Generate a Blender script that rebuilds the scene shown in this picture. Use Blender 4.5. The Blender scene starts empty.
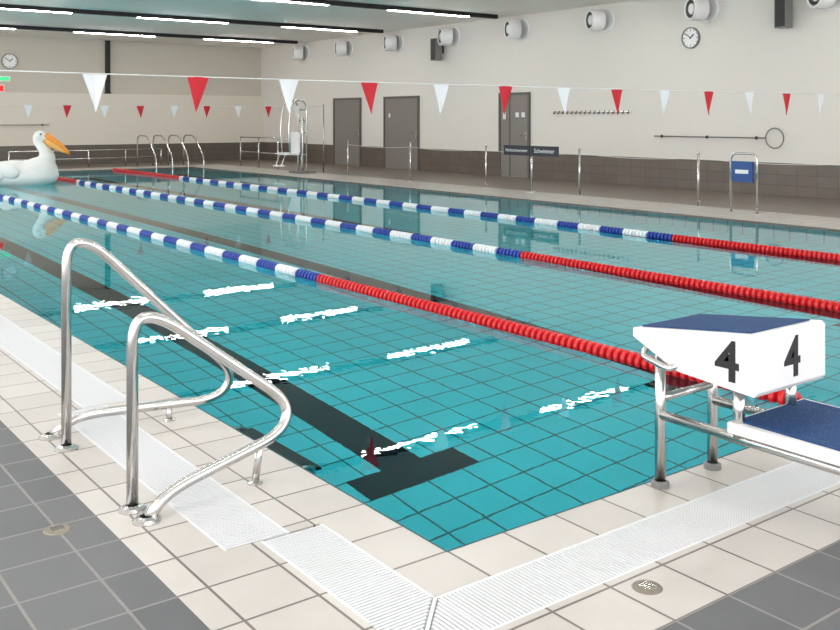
import bpy, bmesh, math
from mathutils import Vector, Matrix, Quaternion
sc = bpy.context.scene
COL = sc.collection
pi = math.pi

# ---------------------------------------------------------------- materials
def newmat(name):
    m = bpy.data.materials.new(name); m.use_nodes = True
    nt = m.node_tree; b = nt.nodes.get('Principled BSDF')
    return m, nt, b

def mat(name, col, rough=0.5, metal=0.0, noise=0.0, nscale=8.0, spec=0.5, bump=0.0):
    m, nt, b = newmat(name)
    b.inputs['Base Color'].default_value = (*col, 1)
    b.inputs['Roughness'].default_value = rough
    b.inputs['Metallic'].default_value = metal
    b.inputs['Specular IOR Level'].default_value = spec
    if noise > 0 or bump > 0:
        g = nt.nodes.new('ShaderNodeNewGeometry')
        n = nt.nodes.new('ShaderNodeTexNoise'); n.inputs['Scale'].default_value = nscale
        n.inputs['Detail'].default_value = 3
        nt.links.new(g.outputs['Position'], n.inputs['Vector'])
        if noise > 0:
            mx = nt.nodes.new('ShaderNodeMix'); mx.data_type = 'RGBA'
            mx.inputs[6].default_value = (*[c * (1 - noise) for c in col], 1)
            mx.inputs[7].default_value = (*[min(1, c * (1 + noise)) for c in col], 1)
            nt.links.new(n.outputs['Fac'], mx.inputs[0])
            nt.links.new(mx.outputs[2], b.inputs['Base Color'])
        if bump > 0:
            bp = nt.nodes.new('ShaderNodeBump'); bp.inputs['Strength'].default_value = bump
            bp.inputs['Distance'].default_value = 0.01
            nt.links.new(n.outputs['Fac'], bp.inputs['Height'])
            nt.links.new(bp.outputs['Normal'], b.inputs['Normal'])
    return m

def tile(name, c1, c2, grout, w, h, mortar=0.006, rough=0.4, axes='XY', off=(0, 0), spec=0.5, bump=0.3, stagger=0.0):
    m, nt, b = newmat(name)
    g = nt.nodes.new('ShaderNodeNewGeometry')
    s = nt.nodes.new('ShaderNodeSeparateXYZ'); c = nt.nodes.new('ShaderNodeCombineXYZ')
    nt.links.new(g.outputs['Position'], s.inputs[0])
    outs = {'X': 0, 'Y': 1, 'Z': 2}
    for i, a in enumerate(axes):
        ad = nt.nodes.new('ShaderNodeMath'); ad.operation = 'ADD'; ad.inputs[1].default_value = off[i]
        nt.links.new(s.outputs[outs[a]], ad.inputs[0]); nt.links.new(ad.outputs[0], c.inputs[i])
    br = nt.nodes.new('ShaderNodeTexBrick'); br.offset = stagger; br.squash = 1.0
    br.inputs['Scale'].default_value = 1.0
    br.inputs['Brick Width'].default_value = w; br.inputs['Row Height'].default_value = h
    br.inputs['Mortar Size'].default_value = mortar; br.inputs['Mortar Smooth'].default_value = 0.1
    br.inputs['Color1'].default_value = (*c1, 1); br.inputs['Color2'].default_value = (*c2, 1)
    br.inputs['Mortar'].default_value = (*grout, 1)
    nt.links.new(c.outputs[0], br.inputs['Vector'])
    n = nt.nodes.new('ShaderNodeTexNoise'); n.inputs['Scale'].default_value = 5; n.inputs['Detail'].default_value = 5
    nt.links.new(g.outputs['Position'], n.inputs['Vector'])
    mr = nt.nodes.new('ShaderNodeMapRange'); mr.inputs[3].default_value = 0.93; mr.inputs[4].default_value = 1.07
    nt.links.new(n.outputs['Fac'], mr.inputs[0])
    vm = nt.nodes.new('ShaderNodeVectorMath'); vm.operation = 'SCALE'
    nt.links.new(br.outputs['Color'], vm.inputs[0]); nt.links.new(mr.outputs[0], vm.inputs['Scale'])
    nt.links.new(vm.outputs[0], b.inputs['Base Color'])
    b.inputs['Roughness'].default_value = rough
    b.inputs['Specular IOR Level'].default_value = spec
    if bump:
        bp = nt.nodes.new('ShaderNodeBump'); bp.invert = True
        bp.inputs['Strength'].default_value = bump; bp.inputs['Distance'].default_value = 0.003
        nt.links.new(br.outputs['Fac'], bp.inputs['Height']); nt.links.new(bp.outputs['Normal'], b.inputs['Normal'])
    return m

def emis(name, col, st):
    m, nt, b = newmat(name)
    b.inputs['Base Color'].default_value = (*col, 1)
    b.inputs['Emission Color'].default_value = (*col, 1); b.inputs['Emission Strength'].default_value = st
    return m

M_cream = tile('cream_tile', (.56, .525, .485), (.49, .455, .42), (.15, .125, .105), .25, .25, .005, .3)
M_gray = tile('gray_tile', (.125, .128, .132), (.092, .096, .10), (.23, .22, .205), .25, .25, .005, .45)
M_brown = tile('brown_floor_tile', (.20, .165, .14), (.175, .145, .12), (.24, .20, .17), .3, .3, .005, .3)
M_band_r = tile('band_tile_right', (.15, .12, .10), (.13, .103, .085), (.09, .075, .06), .4, .2, .007, .3, 'YZ')
M_band_b = tile('band_tile_back', (.13, .11, .095), (.115, .10, .085), (.08, .07, .06), .4, .2, .007, .3, 'XZ')
P1, P2, PG = (.04, .77, .88), (.036, .74, .85), (.004, .15, .20)
M_pf = tile('pool_floor_tile', P1, P2, PG, .25, .25, .007, .5, 'XY', bump=0)
M_pwx = tile('pool_wall_tile_x', P1, P2, PG, .25, .125, .007, .5, 'YZ', bump=0)
M_pwy = tile('pool_wall_tile_y', P1, P2, PG, .25, .125, .007, .5, 'XZ', bump=0)
M_line = tile('pool_lane_line_tile', (.003, .014, .022), (.0025, .012, .02), (.002, .009, .014), .25, .25, .007, .7, bump=0, spec=.1)
M_wall_r = mat('wall_paint_right', (.76, .73, .68), .6, noise=.02, nscale=.6)
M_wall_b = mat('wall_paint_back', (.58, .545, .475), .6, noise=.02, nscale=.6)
M_wall_b2 = mat('wall_paint_back_low', (.71, .66, .58), .6, noise=.02, nscale=.6)
M_ceil = mat('ceiling_paint', (.94, .91, .87), .7, noise=.015, nscale=.5)
M_black = mat('black_track', (.006, .006, .007), .5, noise=.1)
M_steel = mat('brushed_steel', (.62, .61, .59), .2, 1.0, noise=.04, nscale=30)
M_white = mat('white_plastic', (.88, .88, .88), .35, noise=.01)
M_plat = mat('platform_white', (.76, .76, .76), .4, noise=.01)
M_grate = mat('grate_plastic', (.68, .69, .70), .4, noise=.01)
M_chan = mat('channel', (.16, .155, .15), .6, noise=.05)
M_edge_refl = mat('edge_reflection', (.015, .10, .12), .5, noise=.05)  # dark reflection of the coping edge, put in as colour
M_blue = mat('rope_blue', (.012, .045, .32), .35, noise=.05)
M_red = mat('rope_red', (.60, .008, .012), .35, noise=.05)
M_rw = mat('rope_white', (.80, .82, .83), .35, noise=.02)
M_flagr = mat('flag_red', (.60, .015, .03), .7, noise=.03)
M_flagw = mat('flag_white', (.82, .84, .86), .7, noise=.03)
M_cord = mat('cord', (.75, .74, .72), .7, noise=.02)
M_dark = mat('dark_gray', (.012, .012, .014), .5, noise=.05)
M_mid = mat('mid_gray', (.20, .195, .185), .5, noise=.02)
M_nozz = mat('nozzle_inside', (.10, .098, .094), .6, noise=.02)
M_door = mat('door_paint', (.225, .207, .19), .45, noise=.03, nscale=3)
M_frame = mat('door_frame', (.12, .11, .10), .5, noise=.02)
M_orange = mat('beak_orange', (.85, .30, .03), .35, noise=.05)
M_pouch = mat('beak_pouch', (.85, .42, .10), .35, noise=.05)
M_pel = mat('vinyl_white', (.82, .81, .79), .3, noise=.015, nscale=3)
M_signb = mat('sign_blue', (.01, .06, .25), .4, noise=.03)
M_signk = mat('sign_navy', (.012, .014, .025), .4, noise=.03)
M_green = emis('exit_green', (.05, .5, .2), .8)
M_redl = emis('alarm_red', (.7, .02, .02), .5)
M_light = emis('light_strip', (1, .965, .92), 56.0)

def blue_speckle():
    m, nt, b = newmat('blue_grip')
    g = nt.nodes.new('ShaderNodeNewGeometry')
    n = nt.nodes.new('ShaderNodeTexNoise'); n.inputs['Scale'].default_value = 260; n.inputs['Detail'].default_value = 1
    nt.links.new(g.outputs['Position'], n.inputs['Vector'])
    r = nt.nodes.new('ShaderNodeValToRGB')
    r.color_ramp.elements[0].position = .58; r.color_ramp.elements[0].color = (.010, .045, .14, 1)
    r.color_ramp.elements[1].position = .75; r.color_ramp.elements[1].color = (.10, .18, .34, 1)
    nt.links.new(n.outputs['Fac'], r.inputs[0]); nt.links.new(r.outputs[0], b.inputs['Base Color'])
    b.inputs['Roughness'].default_value = .7; b.inputs['Specular IOR Level'].default_value = .25
    return m
M_grip = blue_speckle()

def water():
    m = bpy.data.materials.new('pool_water'); m.use_nodes = True; nt = m.node_tree; nt.nodes.clear()
    o = nt.nodes.new('ShaderNodeOutputMaterial')
    fr = nt.nodes.new('ShaderNodeFresnel'); fr.inputs['IOR'].default_value = 1.26
    rf = nt.nodes.new('ShaderNodeBsdfRefraction'); rf.inputs['IOR'].default_value = 1.33
    rf.inputs['Roughness'].default_value = 0.0; rf.inputs['Color'].default_value = (.94, 1, 1, 1)
    gl = nt.nodes.new('ShaderNodeBsdfGlossy'); gl.inputs['Roughness'].default_value = 0.0
    gl.inputs['Color'].default_value = (.94, 1, 1, 1)
    mx = nt.nodes.new('ShaderNodeMixShader')
    g = nt.nodes.new('ShaderNodeNewGeometry')
    n1 = nt.nodes.new('ShaderNodeTexNoise'); n1.inputs['Scale'].default_value = 15; n1.inputs['Detail'].default_value = 1
    n2 = nt.nodes.new('ShaderNodeTexNoise'); n2.inputs['Scale'].default_value = 1.6; n2.inputs['Detail'].default_value = 1
    nt.links.new(g.outputs['Position'], n1.inputs['Vector']); nt.links.new(g.outputs['Position'], n2.inputs['Vector'])
    b1 = nt.nodes.new('ShaderNodeBump'); b1.inputs['Strength'].default_value = 1; b1.inputs['Distance'].default_value = .00022
    b2 = nt.nodes.new('ShaderNodeBump'); b2.inputs['Strength'].default_value = 1; b2.inputs['Distance'].default_value = .0008
    nt.links.new(n1.outputs['Fac'], b1.inputs['Height']); nt.links.new(n2.outputs['Fac'], b2.inputs['Height'])
    nt.links.new(b1.outputs['Normal'], b2.inputs['Normal'])
    for x in (fr, rf, gl):
        nt.links.new(b2.outputs['Normal'], x.inputs['Normal'])
    nt.links.new(fr.outputs[0], mx.inputs[0]); nt.links.new(rf.outputs[0], mx.inputs[1]); nt.links.new(gl.outputs[0], mx.inputs[2])
    nt.links.new(mx.outputs[0], o.inputs['Surface'])
    return m
M_water = water()

# ---------------------------------------------------------------- mesh builder
def fillet(pts, r, n=7):
    pts = [Vector(p) for p in pts]; out = [pts[0]]
    for i in range(1, len(pts) - 1):
        a, p, b = pts[i - 1], pts[i], pts[i + 1]
        ra = min(r, (a - p).length * .48); rb = min(r, (b - p).length * .48)
        s = p + (a - p).normalized() * ra; e = p + (b - p).normalized() * rb
        for k in range(n + 1):
            t = k / n
            out.append((1 - t) ** 2 * s + 2 * t * (1 - t) * p + t * t * e)
    out.append(pts[-1]); return out

class MB:
    def __init__(self): self.v = []; self.f = []; self.m = []; self.s = []
    def add(self, vs, fs, mi=0, sm=False):
        o = len(self.v); self.v += [Vector(p) for p in vs]
        for f in fs: self.f.append([o + i for i in f]); self.m.append(mi); self.s.append(sm)
    def box(self, x0, x1, y0, y1, z0, z1, mi=0):
        vs = [(x, y, z) for x in (x0, x1) for y in (y0, y1) for z in (z0, z1)]
        self.add(vs, [(0, 1, 3, 2), (4, 6, 7, 5), (0, 4, 5, 1), (2, 3, 7, 6), (0, 2, 6, 4), (1, 5, 7, 3)], mi)
    def prism(self, poly, axis, a0, a1, mi=0):
        n = len(poly)
        def P(p, a):
            if axis == 'X': return (a, p[0], p[1])
            if axis == 'Y': return (p[0], a, p[1])
            return (p[0], p[1], a)
        vs = [P(p, a0) for p in poly] + [P(p, a1) for p in poly]
        fs = [tuple(range(n)), tuple(range(2 * n - 1, n - 1, -1))]
        fs += [(i, i + n, (i + 1) % n + n, (i + 1) % n) for i in range(n)]
        self.add(vs, fs, mi)
    def tube(self, pts, r, seg=14, mi=0, cap=True, rad=None):
        pts = [Vector(p) for p in pts]
        q = [pts[0]]
        rr = [rad[0] if rad else r]
        for i, p in enumerate(pts[1:]):
            if (p - q[-1]).length > 1e-5: q.append(p); rr.append(rad[i + 1] if rad else r)
        pts = q
        n = len(pts); T = []
        for i in range(n):
            t = (pts[min(i + 1, n - 1)] - pts[max(i - 1, 0)]).normalized(); T.append(t)
        u = T[0].orthogonal().normalized(); vs = []; fs = []
        for i in range(n):
            if i > 0:
                u = (T[i - 1].rotation_difference(T[i])) @ u
                u = (u - u.dot(T[i]) * T[i]).normalized()
            w = T[i].cross(u)
            for k in range(seg):
                a = 2 * pi * k / seg
                vs.append(pts[i] + rr[i] * (math.cos(a) * u + math.sin(a) * w))
        for i in range(n - 1):
            for k in range(seg):
                fs.append((i * seg + k, i * seg + (k + 1) % seg, (i + 1) * seg + (k + 1) % seg, (i + 1) * seg + k))
        self.add(vs, fs, mi, True)
        if cap:
            o = len(self.v) - n * seg
            self.f.append([o + k for k in range(seg)][::-1]); self.m.append(mi); self.s.append(False)
            self.f.append([o + (n - 1) * seg + k for k in range(seg)]); self.m.append(mi); self.s.append(False)
    def cyl(self, a, b, r, seg=20, mi=0): self.tube([a, b], r, seg, mi)
    def lathe(self, prof, seg=24, mi=0, mx=None, mis=None, sm=False):
        mx = mx or Matrix(); vs = []
        for (r, z) in prof:
            for k in range(seg):
                a = 2 * pi * k / seg; vs.append(mx @ Vector((r * math.cos(a), r * math.sin(a), z)))
        o = len(self.v); self.v += vs
        for i in range(len(prof) - 1):
            for k in range(seg):
                self.f.append([o + i * seg + k, o + i * seg + (k + 1) % seg, o + (i + 1) * seg + (k + 1) % seg, o + (i + 1) * seg + k])
                self.m.append(mis[i] if mis else mi); self.s.append(sm)
    def ball(self, c, r, mi=0, seg=16, mx=None):
        if not isinstance(r, (tuple, list)): r = (r, r, r)
        n = seg // 2; prof = []
        M = Matrix.Translation(Vector(c)) @ (mx or Matrix()) @ Matrix.Diagonal((*r, 1))
        for i in range(n + 1):
            a = -pi / 2 + pi * i / n; prof.append((max(1e-4, math.cos(a)), math.sin(a)))
        self.lathe(prof, seg, mi, M, sm=True)
    def finish(self, name, mats, mx=None, parent=None, bevel=0, fix=True):
        me = bpy.data.meshes.new(name)
        vs = [(mx @ p) for p in self.v] if mx else self.v
        if parent is None:
            xs = [p.x for p in vs]; ys = [p.y for p in vs]; zs = [p.z for p in vs]
            o = Vector(((min(xs) + max(xs)) / 2, (min(ys) + max(ys)) / 2, min(zs)))
        else: o = Vector((0, 0, 0))
        me.from_pydata([tuple(p - o) for p in vs], [], self.f)
        for m in mats: me.materials.append(m)
        me.polygons.foreach_set('material_index', self.m)
        me.polygons.foreach_set('use_smooth', self.s)
        me.update()
        if fix:
            bm = bmesh.new(); bm.from_mesh(me)
            bmesh.ops.recalc_face_normals(bm, faces=bm.faces); bm.to_mesh(me); bm.free()
        ob = bpy.data.objects.new(name, me); COL.objects.link(ob); ob.location = o
        if parent: ob.parent = parent
        if bevel:
            b = ob.modifiers.new('bevel', 'BEVEL'); b.width = bevel; b.segments = 2; b.limit_method = 'ANGLE'; b.angle_limit = .6
        return ob

def empty(name, loc=(0, 0, 0)):
    e = bpy.data.objects.new(name, None); COL.objects.link(e); e.location = loc; e.empty_display_size = .2
    return e

def text(name, s, size, mx, m, parent=None, ext=.001, offset=0.0):
    cu = bpy.data.curves.new(name, 'FONT'); cu.body = s; cu.size = size; cu.align_x = 'CENTER'; cu.align_y = 'CENTER'
    cu.extrude = ext; cu.offset = offset; cu.materials.append(m)
    ob = bpy.data.objects.new(name, cu); COL.objects.link(ob); ob.matrix_world = mx
    if parent:
        ob.parent = parent; ob.matrix_parent_inverse = parent.matrix_world.inverted()
    return ob

# wall frames: local x right, y up, z out of the wall
def WR(y, z, x=14.4):  # right wall, facing -X
    R = Matrix(((0, 0, -1), (-1, 0, 0), (0, 1, 0))).to_4x4()
    return Matrix.Translation((x - .001, y, z)) @ R
def WB(x, z, y=29.0):  # back wall facing -Y
    R = Matrix(((1, 0, 0), (0, 0, -1), (0, 1, 0))).to_4x4()
    return Matrix.Translation((x, y - .001, z)) @ R

# ---------------------------------------------------------------- pool + floor
XW, YB, XL, YF, H = 14.4, 29.0, -5.0, -5.0, 4.05
WZ = -.02
DEP = -1.5
b = MB()
b.box(-.2, 10.2, -.2, 25.2, DEP - .1, DEP, 0)
b.box(-.2, 0, 0, 25, DEP, -.1001, 1); b.box(10, 10.2, 0, 25, DEP, -.1001, 1)
b.box(-.2, 10.2, -.2, 0, DEP, -.1001, 2); b.box(-.2, 10.2, 25, 25.2, DEP, -.1001, 2)
b.finish('pool_basin', [M_pf, M_pwx, M_pwy], fix=True)
b = MB()
for x in (1.25, 3.75, 6.25, 8.75):
    b.box(x - .14, x + .14, 2, 23, DEP + .001, DEP + .004)
    b.box(x - .38, x + .38, 1.75, 2.0, DEP + .001, DEP + .004)
    b.box(x - .38, x + .38, 23.0, 23.25, DEP + .001, DEP + .004)
b.finish('pool_lane_marking', [M_line])
b = MB(); b.add([(0, 0, WZ), (10, 0, WZ), (10, 25, WZ), (0, 25, WZ)], [(0, 1, 2, 3)])
b.finish('pool_water', [M_water], fix=False)

SA, SB = .45, 2.35   # shifted gutter section near the ladder
b = MB()
Z0 = -.1
b.box(-.22, 0, -.22, 25.22, Z0, 0); b.box(0, 10.22, -.22, 0, Z0, 0)
b.box(10, 10.22, 0, 25.22, Z0, 0); b.box(0, 10, 25, 25.22, Z0, 0)
b.box(-.35, -.22, SA, SB, Z0, 0)
# outer cream
b.box(-.85, -.47, -.47, SA, Z0, 0); b.box(-.85, -.60, SA, SB, Z0, 0); b.box(-.85, -.47, SB, 25.22, Z0, 0)
b.box(-.85, 11.4, -.75, -.47, Z0, 0)
b.box(10.22, 11.4, -.47, 25.22, Z0, 0)
b.box(-.85, 11.4, 25.22, 26.2, Z0, 0)
# dark strip painted in for the coping's reflection along the water's edge
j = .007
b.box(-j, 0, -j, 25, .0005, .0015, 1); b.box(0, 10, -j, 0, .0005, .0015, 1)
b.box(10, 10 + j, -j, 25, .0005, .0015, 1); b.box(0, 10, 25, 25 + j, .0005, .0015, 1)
b.finish('floor_cream_tiles', [M_cream, M_edge_refl])
b = MB()
b.box(XL, -.85, YF, YB, Z0, 0, 0); b.box(-.85, XW, YF, -.75, Z0, 0, 0)
b.box(11.4, XW, -.75, YB, Z0, 0, 1); b.box(-.85, 11.4, 26.2, YB, Z0, 0, 1)
b.finish('floor', [M_gray, M_brown])
# gutter
b = MB()
def channel(x0, x1, y0, y1):
    b.box(x0, x1, y0, y1, -.1, -.06, 1)
channel(-.47, -.22, -.47, SA); channel(-.60, -.35, SA, SB); channel(-.47, -.22, SB, 25.22); channel(-.22, 10.22, -.47, -.22)
p = .0155; w = .0095
def slatsY(x0, x1, y0, y1):
    b.box(x0, x0 + .012, y0, y1, -.03, -.001); b.box(x1 - .012, x1, y0, y1, -.03, -.001)
    y = y0 + .004
    while y + w < y1:
        b.box(x0 + .012, x1 - .012, y, y + w, -.02, 0); y += p
slatsY(-.47, -.22, -.215, SA - .003); slatsY(-.60, -.35, SA + .003, SB - .003); slatsY(-.47, -.22, SB + .003, 14)
b.box(-.47, -.22, 14, 25.22, -.02, 0)
b.box(-.22, 10.22, -.47, -.458, -.03, -.001); b.box(-.22, 10.22, -.232, -.22, -.03, -.001)
x = -.215
while x < 10.2:
    b.box(x, x + w, -.458, -.232, -.02, 0); x += p
k = -.46
while k < -.22:
    b.box(-.47, k - .012, k, k + w, -.02, 0) if k - .012 > -.47 else None
    b.box(k, k + w, -.47, k - .012, -.02, 0) if k - .012 > -.47 else None
    k += p
b.prism([(-.47, -.478), (-.478, -.47), (-.228, -.22), (-.22, -.228)], 'Z', -.03, .001)
b.finish('gutter_grate', [M_grate, M_chan], fix=True)

def drain(x, y):
    b = MB(); b.lathe([(.0001, .004), (.03, .005), (.034, .003), (.045, .003), (.048, 0)], 28, 0, Matrix.Translation((x, y, 0)))
    for i in range(-2, 3): b.box(x - .022, x + .022, y + i * .009 - .002, y + i * .009 + .002, .004, .007, 1)
    b.finish('floor_drain', [mat('drain_metal', (.30, .26, .21), .35, .8), M_steel])
drain(-1.0, .96); drain(.34, -.57)

# ---------------------------------------------------------------- room shell
b = MB(); b.box(XW, XW + .2, YF, YB + .2, -.1, H); b.finish('wall_right', [M_wall_r])
b = MB(); b.box(XL, XW, YB, YB + .2, -.1, H, 0); b.finish('wall_back', [M_wall_b])
b = MB(); b.box(XL, XW, YB - .25, YB, 0, 2.28, 0); b.finish('wall_back_lower', [M_wall_b2])
b = MB(); b.box(XL - .2, XW + .2, YF - .2, YB + .2, H, H + .2); b.finish('ceiling', [M_ceil])
# unseen left and front sides, opened up to let world light in: sill, header, mullions
b = MB(); b.box(XL - .2, XL, YF, YB, -.1, .3); b.box(XL - .2, XL, YF, YB, 3.9, H)
for i in range(13): b.box(XL - .15, XL - .05, YF + i * 2.83, YF + i * 2.83 + .08, .3, 3.9, 1)
b.finish('wall_left', [M_wall_r, M_frame])
b = MB(); b.box(XL - .2, XW, YF - .2, YF, -.1, .3); b.box(XL - .2, XW, YF - .2, YF, 3.9, H)
for i in range(8): b.box(XL + i * 2.75, XL + i * 2.75 + .08, YF - .15, YF - .05, .3, 3.9, 1)
b.finish('wall_front', [M_wall_r, M_frame])
# tile skirting
doors = [(17.34 - 2.537, 18.48 - 2.537, 2.12), (21.9 - 2.537, 23.65 - 2.537, 2.12), (24.9 - 2.537, 26.5 - 2.537, 2.12)]
b = MB(); y = YF
for d in doors:
    b.box(XW - .02, XW, y, d[0] - .001, 0, .62); y = d[1] + .001
b.box(XW - .02, XW, y, YB - .27, 0, .62); b.finish('baseboard_right', [M_band_r])
b = MB(); b.box(XL, XW - .02, YB - .27, YB - .25, 0, .62); b.finish('baseboard_back', [M_band_b])
# doors
for i, (y0, y1, h) in enumerate(doors):
    b = MB(); W = y1 - y0; f = .06
    b.box(0, f, 0, h, 0, .05, 1); b.box(W - f, W, 0, h, 0, .05, 1); b.box(f, W - f, h - f, h, 0, .05, 1)
    if i == 0:
        s = W * .36
        b.box(f, s - .01, .01, h - f, .0, .025, 0); b.box(s + .01, W - f, .01, h - f, 0, .025, 0); b.box(s - .01, s + .01, 0, h - f, 0, .04, 1)
    else:
        b.box(f, W - f, .01, h - f, 0, .025, 0)
    hx = f + .1
    b.tube(fillet([(W - f - .08, 1.05, .02), (W - f - .08, 1.05, .08), (W - f - .22, 1.05, .08)], .02), .011, 8, 2)
    b.box(W - f - .11, W - f - .05, .93, 1.13, .025, .032, 2)
    if i == 0:
        b.box(.62, .74, 1.5, 1.62, .025, .03, 3); b.box(.84, .96, 1.5, 1.62, .025, .03, 3); b.box(.15, .25, 1.45, 1.62, .025, .03, 3)
    elif i == 1:
        b.box(.25, .33, 1.5, 1.62, .025, .03, 3)
    b.finish('door_%d' % (i + 1), [M_door, M_frame, M_steel, M_flagw], WR(y1, 0))
# ceiling tracks with light strips
for Y in (25.5, 20.5, 15.5, 10.5, 5.5, .5):
    b = MB(); b.box(XL, 13.9, Y - .05, Y + .05, 3.95, H, 0)
    for X in (-4.2, -.2, 3.8, 7.8, 11.8):
        b.box(max(X - 1.2, XL + .02), X + 1.2, Y - .026, Y + .026, 3.935, 3.95, 1)
    b.finish('ceiling_light_track', [M_black, M_light])
# pipe, exit sign
b = MB(); b.box(-.07, .07, 0, 1.74, 0, .12); b.box(-.09, .09, 0, .04, 0, .14); b.finish('drain_pipe_box', [M_black], WB(8.75, 2.29))
b = MB(); b.box(-.17, .17, -.08, .08, 0, .05, 0); b.box(-.14, .14, -.055, .055, .05, .055, 1); b.finish('exit_sign', [M_white, M_green], WB(5.55, 2.7))
b = MB(); b.box(-.1, .1, -.12, .12, 0, .05, 0); b.box(-.07, .07, -.09, .09, .05, .07, 1); b.finish('alarm_box', [M_white, M_redl], WB(5.45, 2.4))

# clocks
def clock(mx, r):
    b = MB()
    b.lathe([(.0001, .03), (r * .9, .03), (r * .9, .05), (r, .05), (r, 0)], 40, 0, None, [0, 1, 1, 1])
    for i in range(12):
        R = Matrix.Rotation(i * pi / 6, 4, 'Z'); t = MB(); L = .2 if i % 3 == 0 else .12
        t.box(-.025 * r, .025 * r, r * (.84 - L), r * .84, .031, .035)
        b.add([R @ q for q in t.v], t.f, 2)
    for ang, L, w in ((math.radians(-50), .5, .05), (math.radians(55), .75, .035)):
        R = Matrix.Rotation(ang, 4, 'Z'); t = MB(); t.box(-w * r, w * r, -.1 * r, L * r, .036, .042)
        b.add([R @ q for q in t.v], t.f, 2)
    b.finish('analog_clock', [M_white, M_mid, M_black], mx)
clock(WR(10.0, 3.13), .22); clock(WB(5.7, 3.25), .24)

# jet nozzles
for Y in (6.9, 9.6, 12.35, 15.1, 17.8, 20.4, 23.1, 25.8):
    b = MB(); tl = Matrix.Translation((0, 0, .09)) @ Matrix.Rotation(math.radians(-24), 4, 'Y')
    b.lathe([(.0001, .03), (.255, .03), (.27, .015), (.27, 0)], 32, 0)
    b.lathe([(.22, .02), (.235, .12), (.24, .33), (.225, .345), (.185, .33), (.16, .12), (.0001, .12)], 32, 0, tl, [0, 0, 0, 0, 1, 1], sm=True)
    b.lathe([(.0001, .32), (.10, .32), (.115, .30), (.095, .14), (.0001, .14)], 24, 0, tl)
    b.finish('air_jet_nozzle', [M_white, M_nozz], WR(Y, 3.68))
# speakers
for Y, z in ((7.75, 3.45), (18.3, 3.36)):
    b = MB(); b.box(-.12, .12, -.3, .3, .12, .34, 0); b.box(-.10, .10, -.28, .28, .34, .345, 1); b.box(-.04, .04, -.1, .1, 0, .12, 1)
    b.finish('loudspeaker', [M_mid, M_dark], WR(Y, z))
# hook rail
b = MB(); b.box(-1.2, 1.2, -.015, .015, 0, .02, 0)
for i in range(17):
    x = -1.14 + i * .1425
    b.tube(fillet([(x, .03, .02), (x, -.03, .025), (x, -.05, .06), (x, -.01, .075)], .02, 3), .011, 6, 1)
b.finish('coat_hook_rail', [M_steel, M_dark], WR(12.8, 1.62))
# rescue poles with hoop
def pole(mx, L, hoop):
    b = MB(); b.cyl((0, 0, .08), (L, 0, .08), .014, 10, 0)
    for x in (.2, L * .5, L - .2): b.tube([(x, 0, 0), (x, 0, .08)], .012, 8, 1); b.box(x - .02, x + .02, -.03, .03, .06, .1, 1)
    if hoop:
        pts = [(L + .19 - .19 * math.cos(2 * pi * k / 36), .19 * math.sin(2 * pi * k / 36), .08) for k in range(37)]
        b.tube(pts, .013, 8, 0)
    b.finish('rescue_pole', [M_mid, M_dark], mx)
pole(WR(10.9, 1.09), 2.68, True)
pole(WB(3.6, 1.27, 28.75), 3.2, False)

# stanchion posts with rope along the right side
b = MB(); ys = [4.85 + 2.72 * i for i in range(-2, 6)]
for Y in ys:
    b.cyl((11.4, Y, 0), (11.4, Y, .88), .021, 14, 0); b.lathe([(.06, 0), (.06, .008), (.022, .012)], 18, 0, Matrix.Translation((11.4, Y, 0)))
    b.ball((11.4, Y, .88), .028, 0, 10)
for a, c in zip(ys[:-1], ys[1:]):
    pts = [(11.4, a + (c - a) * t / 10, .80 - .05 * 4 * (t / 10) * (1 - t / 10)) for t in range(11)]
    b.tube(pts, .0045, 6, 1)
b.finish('stanchion_barrier', [M_steel, M_cord])

# ---------------------------------------------------------------- lane ropes
def lane_rope(X):
    b = MB(); prof = []; mis = []
    y = .25; pitch = .056
    def c(y):
        if y < 5 or y > 20: return 1
        return 0 if int((y - 5) / .40) % 2 == 0 else 2
    while y < 24.75:
        m = c(y + .03)
        prof += [(.022, y), (.045, y + .004), (.05, y + .010), (.05, y + .026), (.045, y + .034), (.022, y + .040)]
        mis += [m] * 6
        y += pitch
    mis = mis[:len(prof) - 1]
    R = Matrix.Translation((X, 0, 0)) @ Matrix(((1, 0, 0), (0, 0, 1), (0, -1, 0))).to_4x4()
    b.lathe(prof, 14, 0, R, mis, sm=False)
    b.tube([(X, .003, 0), (X, 24.997, 0)], .006, 6, 3)
    b.finish('lane_rope', [M_blue, M_red, M_rw, M_steel])
for X in (2.5, 5.0, 7.5): lane_rope(X)

# ---------------------------------------------------------------- pennant lines
def pennants(Y, x0, x1, first, z):
    b = MB()
    def sag(x): return z - .03 * math.sin(pi * (x - x0) / (x1 - x0))
    b.tube([(x0 + (x1 - x0) * i / 40, Y, sag(x0 + (x1 - x0) * i / 40)) for i in range(41)], .005, 6, 0)
    x = first; k = 0
    while x < x1 - .3:
        if x - .12 > x0:
            zz = sag(x); n = 6; vs = []; fs = []
            ph = k * 1.7
            for i in range(n + 1):
                t = i / n; ww = .098 * (1 - t)
                bend = .03 * t * t * math.sin(ph)
                for s in (-1, 0, 1):
                    vs.append((x + s * ww + .015 * t * math.cos(ph), Y + bend + .012 * (1 - abs(s)) * math.cos(ph), zz - .30 * t))
            for i in range(n):
                for s in range(2):
                    fs.append((i * 3 + s, i * 3 + s + 1, (i + 1) * 3 + s + 1, (i + 1) * 3 + s))
            b.add(vs, fs, 1 if k % 2 == 0 else 2)
        x += .86; k += 1
    for s in (0, 1):
        xe = (x0, x1)[s]
        b.cyl((xe, Y, 0), (xe, Y, z + .05), .02, 12, 3) if xe < 14 else b.box(xe - .05, xe, Y - .02, Y + .02, z - .03, z + .03, 3)
    b.finish('pennant_line', [M_cord, M_flagw, M_flagr, M_steel])
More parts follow.
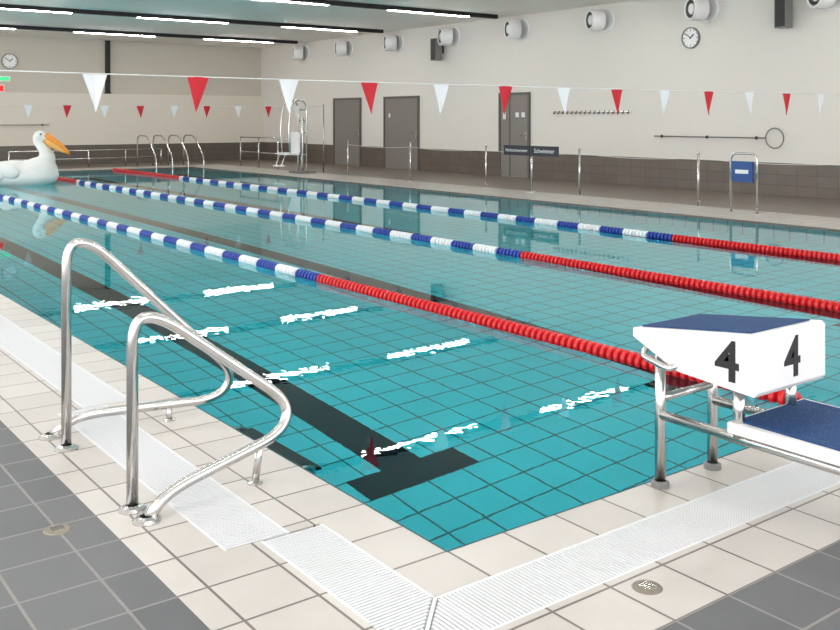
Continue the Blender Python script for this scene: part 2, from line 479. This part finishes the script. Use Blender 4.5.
pennants(5.0, -4.0, XW - .001, .46 - .86 * 4, 1.83)
pennants(20.0, -4.0, 11.6, .46 - .86 * 4, 1.80)

# ---------------------------------------------------------------- pool handrails
def rail(main, foot):
    b = MB(); R = .0215
    b.tube(fillet(main, .12, 9), R, 18, 0)
    for q in (main[0], main[-1]):
        b.lathe([(.0235, .02), (.04, .014), (.052, .006), (.052, 0)], 24, 0, Matrix.Translation((q[0], q[1], 0)))
    b.tube([foot[0], foot[1]], .015, 12, 0)
    b.lathe([(.016, .012), (.03, .006), (.03, 0)], 18, 0, Matrix.Translation((foot[1][0], foot[1][1], 0)))
    b.finish('pool_handrail', [M_steel])
rail([(-.725, .97, 0), (-.725, .97, .71), (-.62, .965, .71), (-.085, .93, .30), (-.13, .90, .19), (-.64, .85, .085), (-.72, .84, 0)],
     [(-.24, .888, .165), (-.24, .93, 0)])
rail([(-.72, 1.79, 0), (-.72, 1.79, .905), (-.61, 1.79, .905), (.12, 1.85, .19), (.05, 1.88, .07), (-.62, 1.97, .085), (-.73, 1.99, 0)],
     [(-.2, 1.915, .075), (-.2, 1.90, 0)])
b = MB()
for Y in (1.05, 1.7):
    b.tube(fillet([(.004, Y, -.06), (.09, Y, -.06), (.09, Y, -1.2), (.004, Y, -1.25)], .05), .019, 12, 0)
for z in (-.12, -.4, -.68, -.96):
    b.box(.03, .14, 1.05, 1.7, z - .015, z + .015, 1)
b.finish('pool_ladder', [M_steel, M_dark])

# loops far end / right side
def loop(name, x0, y0, x1, y1, h, r=.02, ext=None):
    b = MB(); b.tube(fillet([(x0, y0, 0), (x0, y0, h), (x1, y1, h), (x1, y1, 0)], .12), r, 12, 0)
    for (x, y) in ((x0, y0), (x1, y1)): b.lathe([(.022, .012), (.05, .006), (.05, 0)], 18, 0, Matrix.Translation((x, y, 0)))
    return b
b = loop('x', 10.95, 6.15, 10.95, 6.62, .92)
b.box(10.90, 10.94, 6.20, 6.57, .48, .80, 1); b.box(10.894, 10.90, 6.27, 6.50, .61, .67, 2)
b.box(10.94, 10.96, 6.16, 6.61, .62, .66, 0)
b.finish('depth_sign_stand', [M_steel, M_signb, M_rw])
# far end ladder rails on the far deck
for X in (9.3, 10.3):
    b = MB()
    b.tube(fillet([(X, 26.4, 0), (X, 26.4, .95), (X, 25.6, .95), (X, 24.85, .3), (X, 24.85, -.6)], .25), .022, 12, 0)
    b.tube(fillet([(X - .5, 26.4, 0), (X - .5, 26.4, .95), (X - .5, 25.6, .95), (X - .5, 24.85, .3), (X - .5, 24.85, -.6)], .25), .022, 12, 0)
    b.finish('pool_handrail', [M_steel])
b = MB()
for z in (.45, .9): b.cyl((11.4, 21.0, z), (11.4, 24.6, z), .02, 12)
for Y in (21.0, 22.2, 23.4, 24.6): b.cyl((11.4, Y, 0), (11.4, Y, .92), .022, 12)
b.finish('metal_railing', [M_steel])
b = MB()
for z in (.25, .5): b.cyl((5.2, 27.0, z), (9.8, 27.0, z), .02, 12)
for X in (5.2, 6.35, 7.5, 8.65, 9.8): b.cyl((X, 27.0, 0), (X, 27.0, .5), .022, 12)
b.finish('metal_railing', [M_steel])

# pool hoist (access lift with seat)
b = MB(); hx, hy = 11.0, 20.1
b.box(hx - .25, hx + .25, hy - .3, hy + .3, 0, .06, 1)
b.cyl((hx, hy, .05), (hx, hy, 1.5), .05, 16, 0)
for s in (-.22, .22):
    b.tube(fillet([(hx, hy + s, .05), (hx, hy + s, 1.95), (hx - .45, hy + s, 1.95), (hx - .55, hy + s, 1.2), (hx - .5, hy + s, .55)], .28), .022, 12, 0)
for z in (.5, .8, 1.1, 1.4, 1.7): b.cyl((hx, hy - .22, z), (hx, hy + .22, z), .018, 10, 0)
b.box(hx - .62, hx - .22, hy - .22, hy + .22, .5, .56, 2)
b.box(hx - .24, hx - .19, hy - .22, hy + .22, .56, 1.1, 2)
b.box(hx - .8, hx - .62, hy - .18, hy + .18, .2, .23, 2); b.cyl((hx - .6, hy - .15, .52), (hx - .72, hy - .15, .22), .015, 8, 0); b.cyl((hx - .6, hy + .15, .52), (hx - .72, hy + .15, .22), .015, 8, 0)
b.finish('pool_access_hoist', [M_steel, M_mid, M_white], bevel=.004)

# swimmer sign on post
e = empty('lane_sign_stand', (11.3, 11.5, 0))
b = MB(); b.cyl((0, 0, 0), (0, 0, .93), .024, 14, 0); b.lathe([(.024, .02), (.12, .012), (.12, 0)], 24, 0)
for y0, y1 in ((.02, .78), (-.78, -.02)):
    b.box(-.045, -.02, y0, y1, .72, .92, 1)
    b.box(-.02, .0, y0 + .1, y1 - .1, .80, .84, 0)
b.finish('post_and_boards', [M_steel, M_signk], parent=e)
Rm = Matrix(((0, 0, -1), (-1, 0, 0), (0, 1, 0))).to_4x4()
for i, (yy, s) in enumerate(((.4, 'Nichtschwimmer'), (-.4, 'Schwimmer'))):
    o = text('label_%d' % (i + 1), s, (.095, .12)[i], Rm.copy(), M_rw, None)
    o.parent = e; o.matrix_local = Matrix.Translation((-.047, yy, .82)) @ Rm

# ---------------------------------------------------------------- starting block
e = empty('starting_block', (1.2, -.3, 0)); ox, oy = 1.2, -.3
b = MB()
XA, XB = .96 - ox, 1.395 - ox
prof = [(.02, .625), (.02, .590), (-.19, .495), (-.53, .470), (-.545, .488), (-.545, .682), (-.53, .692)]
b.prism([(p[0] - oy, p[1]) for p in prof], 'X', XA, XB, 0)
sl = (.692 - .625) / (-.55)
def zt(y): return .625 + (y - .02) * sl
b.prism([(y - oy, zt(y) + dz) for y, dz in ((0, .0005), (0, .006), (-.50, .006), (-.50, .0005))], 'X', XA + .03, XB - .03, 1)
b.finish('platform', [M_plat, M_grip], parent=e, bevel=.008)
b = MB()
x1, x2 = 1.03 - ox, 1.38 - ox; yf = -.06 - oy
x2 = 1.365 - ox
for x in (x1, x2):
    b.tube([(x, yf, 0), (x, yf, .575)], .021, 16, 0)
    b.lathe([(.023, .025), (.036, .02), (.036, 0)], 20, 2, Matrix.Translation((x, yf, 0)))
    b.tube(fillet([(x, yf, .285), (x, -.95 - oy, .285), (x, -.95 - oy, 0)], .08), .019, 14, 0)
    b.tube([(x, -.42 - oy, .285), (x, -.42 - oy, .48)], .021, 14, 0)
    b.lathe([(.023, .025), (.036, .02), (.036, 0)], 20, 2, Matrix.Translation((x, -.95 - oy, 0)))
b.tube([(x1, yf, .35), (x2, yf, .35)], .016, 12, 0)
b.tube([(x1, -.42 - oy, .31), (x2, -.42 - oy, .31)], .016, 12, 0)
# grab handle at the side of the platform
b.tube(fillet([(XA + .03, yf + .02, .57), (XA - .02, yf + .02, .53), (XA - .02, yf - .12, .50), (XA + .03, yf - .14, .53)], .03), .012, 10, 0)
b.finish('frame', [M_steel, M_dark, M_mid], parent=e)
b = MB()
b.box(1.0 - ox, 1.50 - ox, -.95 - oy, -.39 - oy, .305, .345, 0); b.box(1.03 - ox, 1.47 - ox, -.93 - oy, -.41 - oy, .345, .352, 1)
b.finish('step', [M_plat, M_grip], parent=e, bevel=.006)
o = text('number_side', '4', .205, Matrix(), M_dark, None, offset=.004); o.parent = e
o.matrix_local = Matrix.Translation((XA - .001, -.42 - oy, .572)) @ Rm
o = text('number_back', '4', .205, Matrix(), M_dark, None, offset=.004); o.parent = e
o.matrix_local = Matrix.Translation((1.175 - ox, -.546 - oy, .58)) @ Matrix.Rotation(pi / 2, 4, 'X')

# ---------------------------------------------------------------- inflatable pelican
pe = empty('inflatable_pelican', (3.70, 20.32, WZ)); pe.rotation_euler = (0, 0, math.atan2(-.6, .8))
b = MB()
b.ball((0, 0, .2), (.98, .58, .34), 0, 28)
b.ball((.55, 0, .30), (.40, .42, .32), 0, 24)
b.ball((-.95, 0, .38), (.42, .34, .16), 0, 20)
ctrl = [Vector(p) for p in ((.66, 0, .42), (.74, 0, .60), (.66, 0, .78), (.54, 0, .92), (.50, 0, 1.03), (.55, 0, 1.10))]
rad = [.24, .17, .125, .105, .11, .13]
for i in range(len(ctrl) - 1):
    for k in range(6):
        t = k / 6; b.ball(ctrl[i].lerp(ctrl[i + 1], t), rad[i] * (1 - t) + rad[i + 1] * t, 0, 14)
b.ball((.57, 0, 1.10), (.15, .12, .125), 0, 16)
b.ball((.68, 0, 1.07), (.10, .085, .08), 0, 14)
body = b.finish('body', [M_pel], parent=pe)
r = body.modifiers.new('remesh', 'REMESH'); r.mode = 'VOXEL'; r.voxel_size = .03; r.use_smooth_shade = True
s = body.modifiers.new('smooth', 'SMOOTH'); s.factor = .6; s.iterations = 6
b = MB()
b.tube([(.70, 0, 1.10), (.85, 0, 1.02), (1.05, 0, .87), (1.20, 0, .72), (1.23, 0, .66)], .05, 12, 0, rad=[.075, .06, .048, .035, .01])
b.tube([(.68, 0, 1.03), (.78, 0, .93), (.92, 0, .85), (1.08, 0, .76), (1.2, 0, .69)], .05, 12, 1, rad=[.06, .085, .075, .045, .012])
b.finish('beak', [M_orange, M_pouch], parent=pe)
b = MB()
for s in (-1, 1):
    b.ball((.62, s * .112, 1.13), .022, 0, 10)
b.finish('eyes', [M_black], parent=pe)
b = MB()
for s in (-1, 1):
    for k in range(5):
        x = .10 - k * .25
        b.ball((x, s * .56, .34 - .02 * k), (.24, .07, .17), 0, 14, Matrix.Rotation(.5, 4, 'Y'))
        b.ball((x - .30, s * .63, .14), (.20, .045, .045), 1, 12, Matrix.Rotation(.9, 4, 'Y'))
for k in range(-2, 3):
    b.ball((-1.28, k * .13, .42), (.2, .07, .05), 1, 12)
b.finish('wings', [M_pel, M_black], parent=pe)

# ---------------------------------------------------------------- light + camera
w = bpy.data.worlds.new('World'); sc.world = w; w.use_nodes = True
bg = w.node_tree.nodes['Background']; bg.inputs[0].default_value = (.99, .985, 1, 1); bg.inputs[1].default_value = 2.5

cam = bpy.data.cameras.new('camera'); co = bpy.data.objects.new('camera', cam); COL.objects.link(co)
cam.sensor_width = 36; cam.lens = 962 / 840 * 36; cam.shift_y = -196 / 840; cam.clip_end = 200; cam.clip_start = .05
co.location = (-2.017, -2.537, 1.455)
co.rotation_euler = (pi / 2, 0, -math.atan2(.6, .8))
sc.camera = co
sc.view_settings.view_transform = 'Standard'
sc.view_settings.exposure = 0.38
